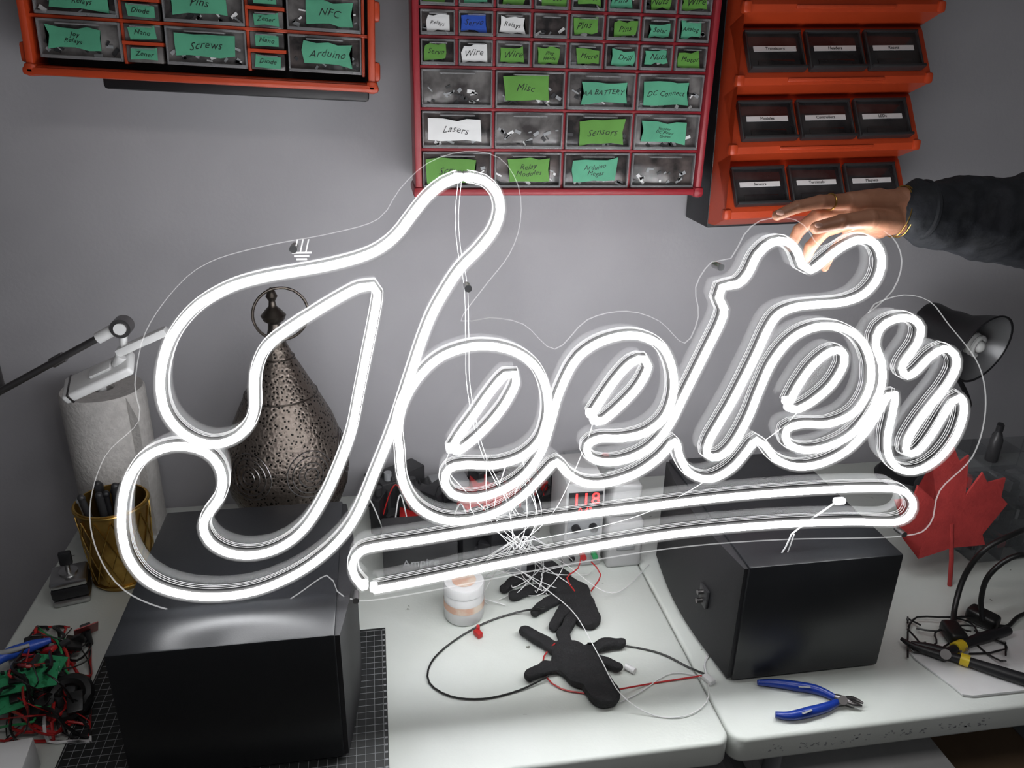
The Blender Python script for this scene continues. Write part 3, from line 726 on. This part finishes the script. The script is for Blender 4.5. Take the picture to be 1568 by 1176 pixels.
# ------------------------------------------------------------------ wires on the table
k = MB()
wire(k,[TB(835,930,.03),TB(790,938,.006),TB(740,955,.003),TB(690,985,.003),TB(660,1015,.003),TB(657,1045,.003),TB(690,1066,.003),TB(740,1070,.003),TB(795,1057,.003),TB(840,1035,.01)],.0016)
wire(k,[TB(900,985,.02),TB(950,988,.003),TB(1010,1000,.003),TB(1055,1022,.003),TB(1080,1032,.003)],.0015)
k.done("black_power_cable", [m_wblk])
k = MB()
wire(k,[TB(850,985,.02),TB(833,1005,.004),TB(835,1035,.004),TB(860,1055,.003),TB(900,1062,.003)],.0013)
wire(k,[TB(935,1058,.02),TB(990,1048,.003),TB(1040,1040,.003),TB(1080,1034,.003)],.0013)
wire(k,[TB(880,905,.03),TB(868,885,.05),TB(885,870,.05),TB(890,850,.05)],.0013)
k.box(TB(732,970,.006),(.010,.016,.010),Matrix.Rotation(.5,3,'Z'),0,.002); k.box(TB(732,963,.009),(.006,.008,.014),None,0,.002)
wire(k,[TB(905,905,.01),TB(920,880,.02),TB(905,860,.04)],.0013)
k.done("red_power_wire", [m_wred])
k = MB()
wire(k,[S(1212,818,-.006),TB(1195,850,.21),TB(1160,880,.16),TB(1135,920,.10),TB(1125,950,.03),TB(1100,980,.004),TB(1080,1010,.003),TB(1083,1038,.003)],.0013)
wire(k,[S(1278,770,-.006),S(1235,800,-.01),S(1212,818,-.006)],.0013)
wire(k,[S(1216,818,-.006),TB(1200,856,.20),TB(1165,890,.14),TB(1140,930,.08),TB(1120,960,.01),TB(1095,990,.003),TB(1078,1020,.003),TB(1085,1040,.003)],.0010)
wire(k,[TB(1085,1040,.003),TB(1082,1075,.003),TB(1050,1096,.003),TB(1000,1095,.003),TB(950,1062,.02),TB(915,1000,.03),TB(880,940,.03),TB(840,905,.03),TB(805,880,.06)],.0009)
wire(k,[TB(1085,1040,.003),TB(1030,1030,.003),TB(980,1060,.003),TB(950,1075,.003)],.0008)
for i in range(18):
    x0_ = random.uniform(720,880); x1_ = x0_+random.uniform(-60,80)
    wire(k,[S(800+random.uniform(-25,25),822,-.05),TB(x0_,random.uniform(850,880),.06),TB(x1_,random.uniform(870,910),.02),TB(x1_+random.uniform(-60,60),random.uniform(860,930),.004)],.0008)
k.box(TB(1085,1040,.005),(.012,.02,.008),Matrix.Rotation(.4,3,'Z'),0,.002); k.cyl(TB(958,1020,.006),TB(972,1028,.006),.005)
k.box(S(1285,767,-.006),(.018,.01,.010),None,0,.003)
k.done("white_lead_wires", [m_wwht])

# ------------------------------------------------------------------ side cutters (blue)
def pl(k, pts, rs, mi, h=.006): 
    P = [TB(x,y,h) for x,y in pts]; 
    PP = catmull(P,.004); n = len(PP); rr=[]
    for i in range(n):
        t = i/(n-1)*(len(rs)-1); a0=int(min(t,len(rs)-2)); rr.append(rs[a0]+(rs[a0+1]-rs[a0])*(t-a0))
    k.tube(PP, rr, mi, seg=10)
k = MB()
pl(k,[(1160,1045),(1185,1046),(1215,1050),(1250,1056),(1278,1068)],[.004,.0066,.0076,.0074,.005],0,.008)
pl(k,[(1187,1094),(1210,1096),(1240,1090),(1265,1083),(1283,1075)],[.0042,.007,.0078,.0072,.005],0,.008)
pl(k,[(1272,1066),(1290,1071),(1305,1078),(1320,1081)],[.004,.006,.005,.0015],1,.008)
pl(k,[(1276,1078),(1292,1073),(1307,1071),(1322,1077)],[.004,.006,.005,.0015],1,.008)
k.cyl(TB(1291,1072,.001),TB(1291,1072,.016),.0065,mi=1)
for tpx,tpy in ((1232,1052),(1236,1090)): k.box(TB(tpx,tpy,.0155),(.018,.003,.0006),Matrix.Rotation(-.2 if tpy<1070 else .25,3,'Z'),2)
k.done("side_cutters", [m_blue, m_chrome, m_gp])

# ------------------------------------------------------------------ power supply etc.
def sbox(x0,x1,yb,yt):
    P0=T(x0,yb);P1=T(x1,yb);y=(P0.y+P1.y)/2; z=V((x0+x1)/2,yt,y).z
    return P0.x,P1.x,y,z
x0,x1,yy,zz = sbox(860,920,868,742)
psx = x0
ps = empty("bench_power_supply", ((x0+x1)/2,yy,TZ)); k = MB(); cx_=(x0+x1)/2; h=zz-TZ; w_=x1-x0
k.box((cx_,yy+.06,TZ+h/2+.002),(w_,.12,h),None,0,.004)
k.box((cx_,yy-.001,TZ+h*.78),(w_*.86,.004,h*.26),None,1,.001)
k.box((cx_,yy-.001,TZ+h*.50),(w_*.84,.003,h*.24),None,3,.001)
k.text("118",h*.20,face_mat(Vector((cx_,yy-.0035,TZ+h*.83)),Vector((1,0,0))),2); k.text("0.42",h*.09,face_mat(Vector((cx_,yy-.0035,TZ+h*.70)),Vector((1,0,0))),2)
for i in range(2): k.cyl((cx_+(i-.5)*w_*.45,yy,TZ+h*.50),(cx_+(i-.5)*w_*.45,yy-.012,TZ+h*.50),.008,mi=1)
for i,mm in enumerate((1,4,5)): k.cyl((cx_+(i-1)*w_*.3,yy,TZ+h*.16),(cx_+(i-1)*w_*.3,yy-.014,TZ+h*.16),.0055,mi=mm)
k.done("supply_body",[m_lg,m_blk,m_led,m_gp,m_wred,m_wgrn],ps)
x0,x1,yy,zz = sbox(928,984,872,752)
k = MB(); cx_=(x0+x1)/2; h=zz-TZ; w_=x1-x0
k.box((cx_,yy+.045,TZ+h*.3),(w_,.08,h*.6),None,0,.008,3); k.box((cx_,yy+.05,TZ+h*.8),(w_*.8,.06,h*.4),Matrix.Rotation(.08,3,'Y'),0,.006,3)
k.box((cx_,yy+.003,TZ+h*.35),(w_*.5,.004,h*.2),None,1,.001)
k.done("white_power_adapter",[m_lg,m_gp])
x0,x1,yy,zz = sbox(588,702,888,835)
dcx0,dcx1,dcy = x0,x1,yy
k = MB(); cx_=(x0+x1)/2; h=zz-TZ; k.box((cx_,yy+.05,TZ+h/2+.001),(x1-x0,.1,h),None,0,.002)
k.text("Ampire",.022,face_mat(Vector((cx_,yy-.0006,TZ+h*.5)),Vector((1,0,0))),1); k.box((cx_,yy+.05,TZ+h+.0012),((x1-x0)*.5,.03,.001),None,0)
k.done("dark_carton",[m_dark,m_gp])
k = MB()
n_=0; lanx = lx.x
while n_ < 80:
    p = Vector((random.uniform(lanx+.13,xR0-.05), random.uniform(-.34,-.06), TZ))
    if p.x > psx-.05 and p.y < -.17: continue
    if p.x < dcx1+.03 and p.y < dcy+.16: continue
    n_ += 1
    s3 = (random.uniform(.02,.085),random.uniform(.02,.06),random.uniform(.02,.095))
    k.box(p+Vector((0,0,s3[2]/2+.001)), s3, Matrix.Rotation(random.uniform(-1,1),3,'Z'), random.choice((0,0,0,0,0,1,1,1,2,3)), .003)
    if random.random() < .3: k.cyl(p+Vector((0,0,s3[2])),p+Vector((0,0,s3[2]+.018)),.008,mi=random.choice((1,2,3)),seg=14)
for i in range(16):
    p = T(random.uniform(575,850), random.uniform(760,840)); q = p+Vector((random.uniform(-.1,.1),random.uniform(-.03,.02),.0)); mid=(p+q)/2+Vector((0,0,random.uniform(.08,.15)))
    wire(k,[p+Vector((0,0,.01)),mid,q+Vector((0,0,.01))],.0014,random.choice((3,0,5,5)))
k.done("electronics_clutter",[m_blk,m_dark,m_gp,m_wred,m_pcb,m_wwht])

# ------------------------------------------------------------------ left cable tangle
k = MB()
cols = [m_wred,m_wblk,m_wblk,m_wred,m_wgrn,m_wblu,m_wwht,m_wred,m_wblk,m_dark,m_pcb]
def strands(n, hmul):
    for i in range(n):
        px,py = random.uniform(-20,125), random.uniform(955,1100); pts=[]
        an = random.uniform(0,6.28)
        for j in range(8):
            cx2,cy2 = 55,1040; fall = max(0,1-((px-cx2)/110)**2-((py-cy2)/110)**2)
            qy=min(max(py,960),1135); xe = 571-.60*(qy-90)+8; qx=min(max(px,max(xe,-60)),138)
            pts.append(TB(qx,qy,.004+hmul*fall*random.uniform(.2,1)*(1 if 0<j<7 else .15)))
            an += random.uniform(-1.3,1.3); px += 32*math.cos(an); py += 26*math.sin(an)
        wire(k,pts,random.choice((.0009,.0012,.0018,.0024)),random.choice((0,1,2,3,4,8,6,7,8,1,2,1)),seg=6)
strands(46,.07); strands(20,.12)
for i in range(34):
    s3=(random.uniform(.008,.03),random.uniform(.012,.035),random.uniform(.006,.016))
    k.box(TB(random.uniform(20,125),random.uniform(975,1110),random.uniform(.012,.045)),s3,Matrix.Rotation(random.uniform(-2,2),3,'Z')@Matrix.Rotation(random.uniform(-.5,.5),3,'X'),random.choice((1,1,9,0,9,1)),.002)
for px_,py_,hh2,a2 in ((18,1074,.05,.4),(72,1018,.055,-.3)):
    ro=Matrix.Rotation(a2,3,'Z')@Matrix.Rotation(.35,3,'X'); c=TB(px_,py_,hh2)
    k.box(c,(.05,.03,.0016),ro,10); k.box(c+ro@Vector((.005,0,.004)),(.014,.012,.006),ro,1,.001); k.box(c+ro@Vector((-.018,0,.004)),(.006,.022,.006),ro,9)
    for i in range(5): k.box(c+ro@Vector((.016+.004*(i%3),-.010+.008*(i//3),.002)),(.003,.002,.003),ro,6)
k.torus(TB(105,1068,.03),.026,.009,Matrix.Rotation(.5,3,'X'),1,28); k.torus(TB(92,1085,.018),.020,.004,Matrix.Rotation(.2,3,'Y'),0,28)
k.done("cable_tangle",cols)
k = MB()
c=TB(40,1040,.070); ro=Matrix.Rotation(.15,3,'Z')@Matrix.Rotation(.35,3,'X')
k.box(c,(.080,.036,.0016),ro,0); k.box(c+ro@Vector((-.01,0,.004)),(.02,.012,.006),ro,1,.001)
for i in range(8): k.box(c+ro@Vector((-.03+.008*i,.014,.004)),(.004,.003,.006),ro,1)
k.cyl(c-Vector((0,0,.068)),c-Vector((0,0,.002)),.006,mi=1)
k.done("green_circuit_board",[m_pcb,m_blk])
k = MB(); c=TB(132,965,.03); ro=Matrix.Rotation(.5,3,'Z')@Matrix.Rotation(-.9,3,'X')
k.box(c,(.035,.045,.0016),ro,0); k.box(c+ro@Vector((0,0,.005)),(.015,.018,.008),ro,1,.001); k.box(c+ro@Vector((.01,.016,.005)),(.012,.006,.006),ro,1,.001); k.cyl(c-Vector((0,0,.028)),c,.006,mi=1)
k.done("red_circuit_board",[m_pcbr,m_blk])
k = MB(); pl(k,[(-10,1014),(10,1003),(40,992),(78,980)],[.008,.010,.009,.004],0,.05); pl(k,[(0,1000),(20,996),(45,988)],[.004,.004,.003],1,.058)
pl(k,[(20,1010),(22,1020)],[.006,.006],1,.03)
k.done("blue_pen",[m_wblu,m_gp])
k = MB(); p=T(22,1150); px0=max(p.x,TXL+.06)
k.box((px0,-.735,TZ+.026),(.10,.09,.05),Matrix.Rotation(.1,3,'Z'),0,.003); k.box((px0,-.7815,TZ+.03),(.03,.001,.016),Matrix.Rotation(.1,3,'Z'),1)
k.done("white_carton",[m_wp,m_wred])

# ------------------------------------------------------------------ desk lamp right
rim = V(1507,535,-.30)
ax = (R*.43 - U*.50 - F*.75).normalized(); L = .118
cap = rim-ax*L
rq = ax.to_track_quat('Z','Y').to_matrix()
rr = pxm(rim,56); rc = pxm(cap,29)
dl = empty("desk_lamp", (cap.x+.04,cap.y,TZ)); k = MB()
k.lathe([(0,-.028),(rc*.6,-.027),(rc*.92,-.020),(rc,-.010),(rc,L*.20),(rc*1.12,L*.32),(rr*.66,L*.55),(rr*.88,L*.80),(rr,L),(rr+.002,L+.002)], cap, rq, 0, 48)
k.lathe([(rr-.002,L),(rr*.86,L*.80),(rr*.64,L*.55),(rc*1.0,L*.36),(0,L*.32)], cap, rq, 1, 48)
k.torus(cap+ax*L, rr, .0018, rq, 0, 48)
k.done("shade",[m_blk,m_shin],dl); k = MB()
k.cyl(cap+ax*L*.34, cap+ax*L*.50, .016, mi=0)
hx = [cap+ax*(L*(.50+.42*i/110))+rq@Vector((.018*math.cos(i*.27),.018*math.sin(i*.27),0)) for i in range(111)]
k.tube(hx,.005,0,seg=8); k.sph(cap+ax*L*.9,.012,mi=0); k.done("cfl_bulb",[m_bulb],dl); k = MB()
bs = Vector((cap.x+.09,-.12,TZ))
m1 = V(1484,620,-.15)
k.tube(catmull([cap-ax*.020, cap+Vector((.01,.05,-.01)), m1, bs+Vector((0,0,.15)), bs+Vector((0,0,.02))],.015),.0055,0)
k.lathe([(0,0),(.075,0),(.078,.008),(.07,.02),(.012,.028),(0,.03)], bs, None, 0, 40); k.done("stand",[m_blk],dl)

# ------------------------------------------------------------------ maple leaf
st = T(1455,898); yf_ = st.y
half = [(0,1.0),(.10,.78),(.20,.82),(.155,.50),(.35,.66),(.40,.57),(.60,.58),(.55,.44),(.62,.37),(.34,.16),(.37,.07),(.04,.10)]
c0 = V(1458,858,yf_); wv = pxm(c0,1)
def LP(u,v):
    X_=Vector((math.cos(.14),0,math.sin(.14))); Z_=Vector((-math.sin(.14),.18,math.cos(.14)))
    return c0+X_*(u*wv*150)+Z_*(v*wv*198)
P = [LP(u,v) for u,v in half]+[LP(-u,v) for u,v in reversed(half[1:])]
k = MB(); k.prism(P, Vector((0,.004,0)), 0); k.tube([LP(.0,.3)+Vector((0,.001,0)),LP(0,0)+Vector((0,.002,0)),Vector((st.x,yf_+.002,TZ+.001))],.004,0)
k.done("felt_maple_leaf",[m_leaf])

x0,x1,yy,zz = sbox(1510,1650,880,745); k = MB()
cx_=(x0+x1)/2; h=zz-TZ; w_=x1-x0; yq = max(yy+.05, yf_+.06)
for d_ in (0,.14): k.box((cx_,yq+d_,TZ+h/2),(w_,.003,h),None,0)
for sx in (-.5,-.17,.17,.5): k.box((cx_+sx*w_,yq+.07,TZ+h/2),(.003,.14,h),None,0)
for zf in (.0,.33,.66,1.): k.box((cx_,yq+.07,TZ+.002+zf*(h-.004)),(w_,.14,.003),None,0)
for i in range(34): k.box((cx_+random.uniform(-.45,.45)*w_,yq+.06,TZ+random.choice((.014,.33*h+.014,.66*h+.014))),(random.uniform(.01,.03),.05,.022),Matrix.Rotation(random.uniform(-.6,.6),3,'Z'),random.choice((4,2,2,3,2)),.002)
k.done("clear_drawer_organiser",[m_clear,m_wp,m_dark,m_wred,m_gp])
def bottle(px,py,sc,m,name,p=None):
    p = p or T(px,py); k = MB()
    k.lathe([(0,0),(.018,0),(.019,.004),(.019,.075),(.012,.09),(.008,.096),(.008,.104),(.0105,.104),(.0105,.122),(0,.124)],p,Matrix.Diagonal((sc,sc,sc)),0,28)
    k.lathe([(.0108*sc,.104*sc),(.0108*sc,.125*sc),(0,.125*sc)],p,None,1,20); k.done(name,[m,m_blk])
bottle(1405,800,1.25,m_blk,"small_bottle"); bottle(0,0,.6,m_dark,"small_bottle",Vector((cx_-w_*.36,yq+.05,zz+.001))); bottle(0,0,.5,m_dark,"small_bottle",Vector((cx_-w_*.2,yq+.08,zz+.001)))

# paper and pliers, cords
k = MB(); Q=[(1392,1000),(1400,995),(1600,960),(1650,1010),(1640,1052),(1490,1068),(1474,1066),(1462,1056),(1400,1010)]
k.prism([TB(a,b2,.001) for a,b2 in Q], Vector((0,0,.003)), 0); k.prism([TB(a*.985+22,b2*.985+14,.0042) for a,b2 in Q], Vector((0,0,.0012)), 1)
k.done("paper_sheets",[m_wp,m_white])
k = MB(); hh_=.016
pl(k,[(1395,985),(1425,992),(1450,1000)],[.004,.007,.009],0,hh_); pl(k,[(1380,978),(1400,990),(1450,1006)],[.003,.006,.008],0,hh_)
pl(k,[(1450,1003),(1480,1012),(1520,1025),(1568,1040),(1610,1050)],[.007,.008,.0095,.010,.007],0,hh_)
pl(k,[(1450,1000),(1480,985),(1510,975),(1545,965)],[.007,.008,.0095,.007],0,hh_)
for p_ in ((1470,1008,1484,1013),(1462,993,1474,988)): pl(k,[p_[:2],p_[2:]],[.010,.010],1,hh_)
k.cyl(TB(1448,1002,.006),TB(1448,1002,.026),.008,mi=2)
k.done("pliers",[m_blk,m_yel,m_chrome])
k = MB()
wire(k,[TB(1600,800,.12),TB(1560,815,.16),TB(1510,840,.14),TB(1478,880,.08),TB(1462,930,.03),TB(1460,965,.015)],.0048,seg=10)
wire(k,[TB(1620,860,.12),TB(1560,850,.14),TB(1515,880,.10),TB(1502,920,.05),TB(1505,950,.02)],.0045,seg=10)
wire(k,[TB(1505,950,.01),TB(1540,960,.006),TB(1568,940,.006),TB(1640,930,.006)],.0035,seg=10)
k.box(TB(1460,968,.018),(.03,.045,.022),Matrix.Rotation(-.2,3,'Z'),0,.007,3); k.box(TB(1505,945,.016),(.03,.05,.024),Matrix.Rotation(.5,3,'Z'),0,.007,3)
for dx in (-.007,.007): k.cyl(TB(1460,980,.018)+Vector((dx,-.008,0)),TB(1460,980,.018)+Vector((dx,-.028,0)),.0022,mi=1)
k.done("black_power_cord",[m_wblk,m_steel])
k = MB()
for i in range(14):
    px,py=random.uniform(1385,1500),random.uniform(955,1005); pts=[]; an=random.uniform(0,6.28)
    for j in range(5):
        pts.append(TB(min(max(px,1390),1540),min(max(py,945),1012),.006+.014*random.random())); an+=random.uniform(-1.3,1.3); px+=32*math.cos(an); py+=16*math.sin(an)
    wire(k,pts,.0016,seg=6)
k.done("black_wire_bundle",[m_wblk])

k = MB(); bx = T(1280,1150,.55)
k.box((bx.x,-.60,.28),(.30,.30,.55),None,0,.006); k.box((bx.x,-.60,.565),(.32,.32,.03),None,1,.006); k.box((bx.x,-.752,.35),(.16,.002,.1),None,2)
for sx in (-1,1): k.box((bx.x+sx*.155,-.6,.46),(.02,.12,.02),None,1,.005)
k.done("storage_box",[m_white,m_wp,m_gp])
k = MB(); k.box((1.25,-.45,.2),(.5,.35,.4),None,0,.005); k.box((1.25,-.45,.401),(.03,.35,.002),None,1); k.box((1.25,-.626,.2),(.2,.002,.1),None,1)
k.done("cardboard_box",[m_card,m_gp])

# ------------------------------------------------------------------ lights
cf = empty("ceiling_light",( .2,-1.75,2.44)); k = MB(); k.box((.2,-1.75,2.435),(1.0,.35,.03),None,0,.006); k.done("fixture",[m_wp],cf)
ld = bpy.data.lights.new("ceiling_light_panel",'AREA'); ld.shape='RECTANGLE'; ld.size=.95; ld.size_y=.3; ld.energy=7; ld.color=(1,.97,.95)
lo = bpy.data.objects.new("panel",ld); lo.location=(.2,-1.75,2.415); col.objects.link(lo); lo.parent=cf; lo.matrix_parent_inverse=Matrix.Translation(cf.location).inverted()
wd = bpy.data.worlds.new("world"); sc.world = wd; wd.use_nodes=True
wd.node_tree.nodes["Background"].inputs[0].default_value=(.5,.52,.58,1); wd.node_tree.nodes["Background"].inputs[1].default_value=.13
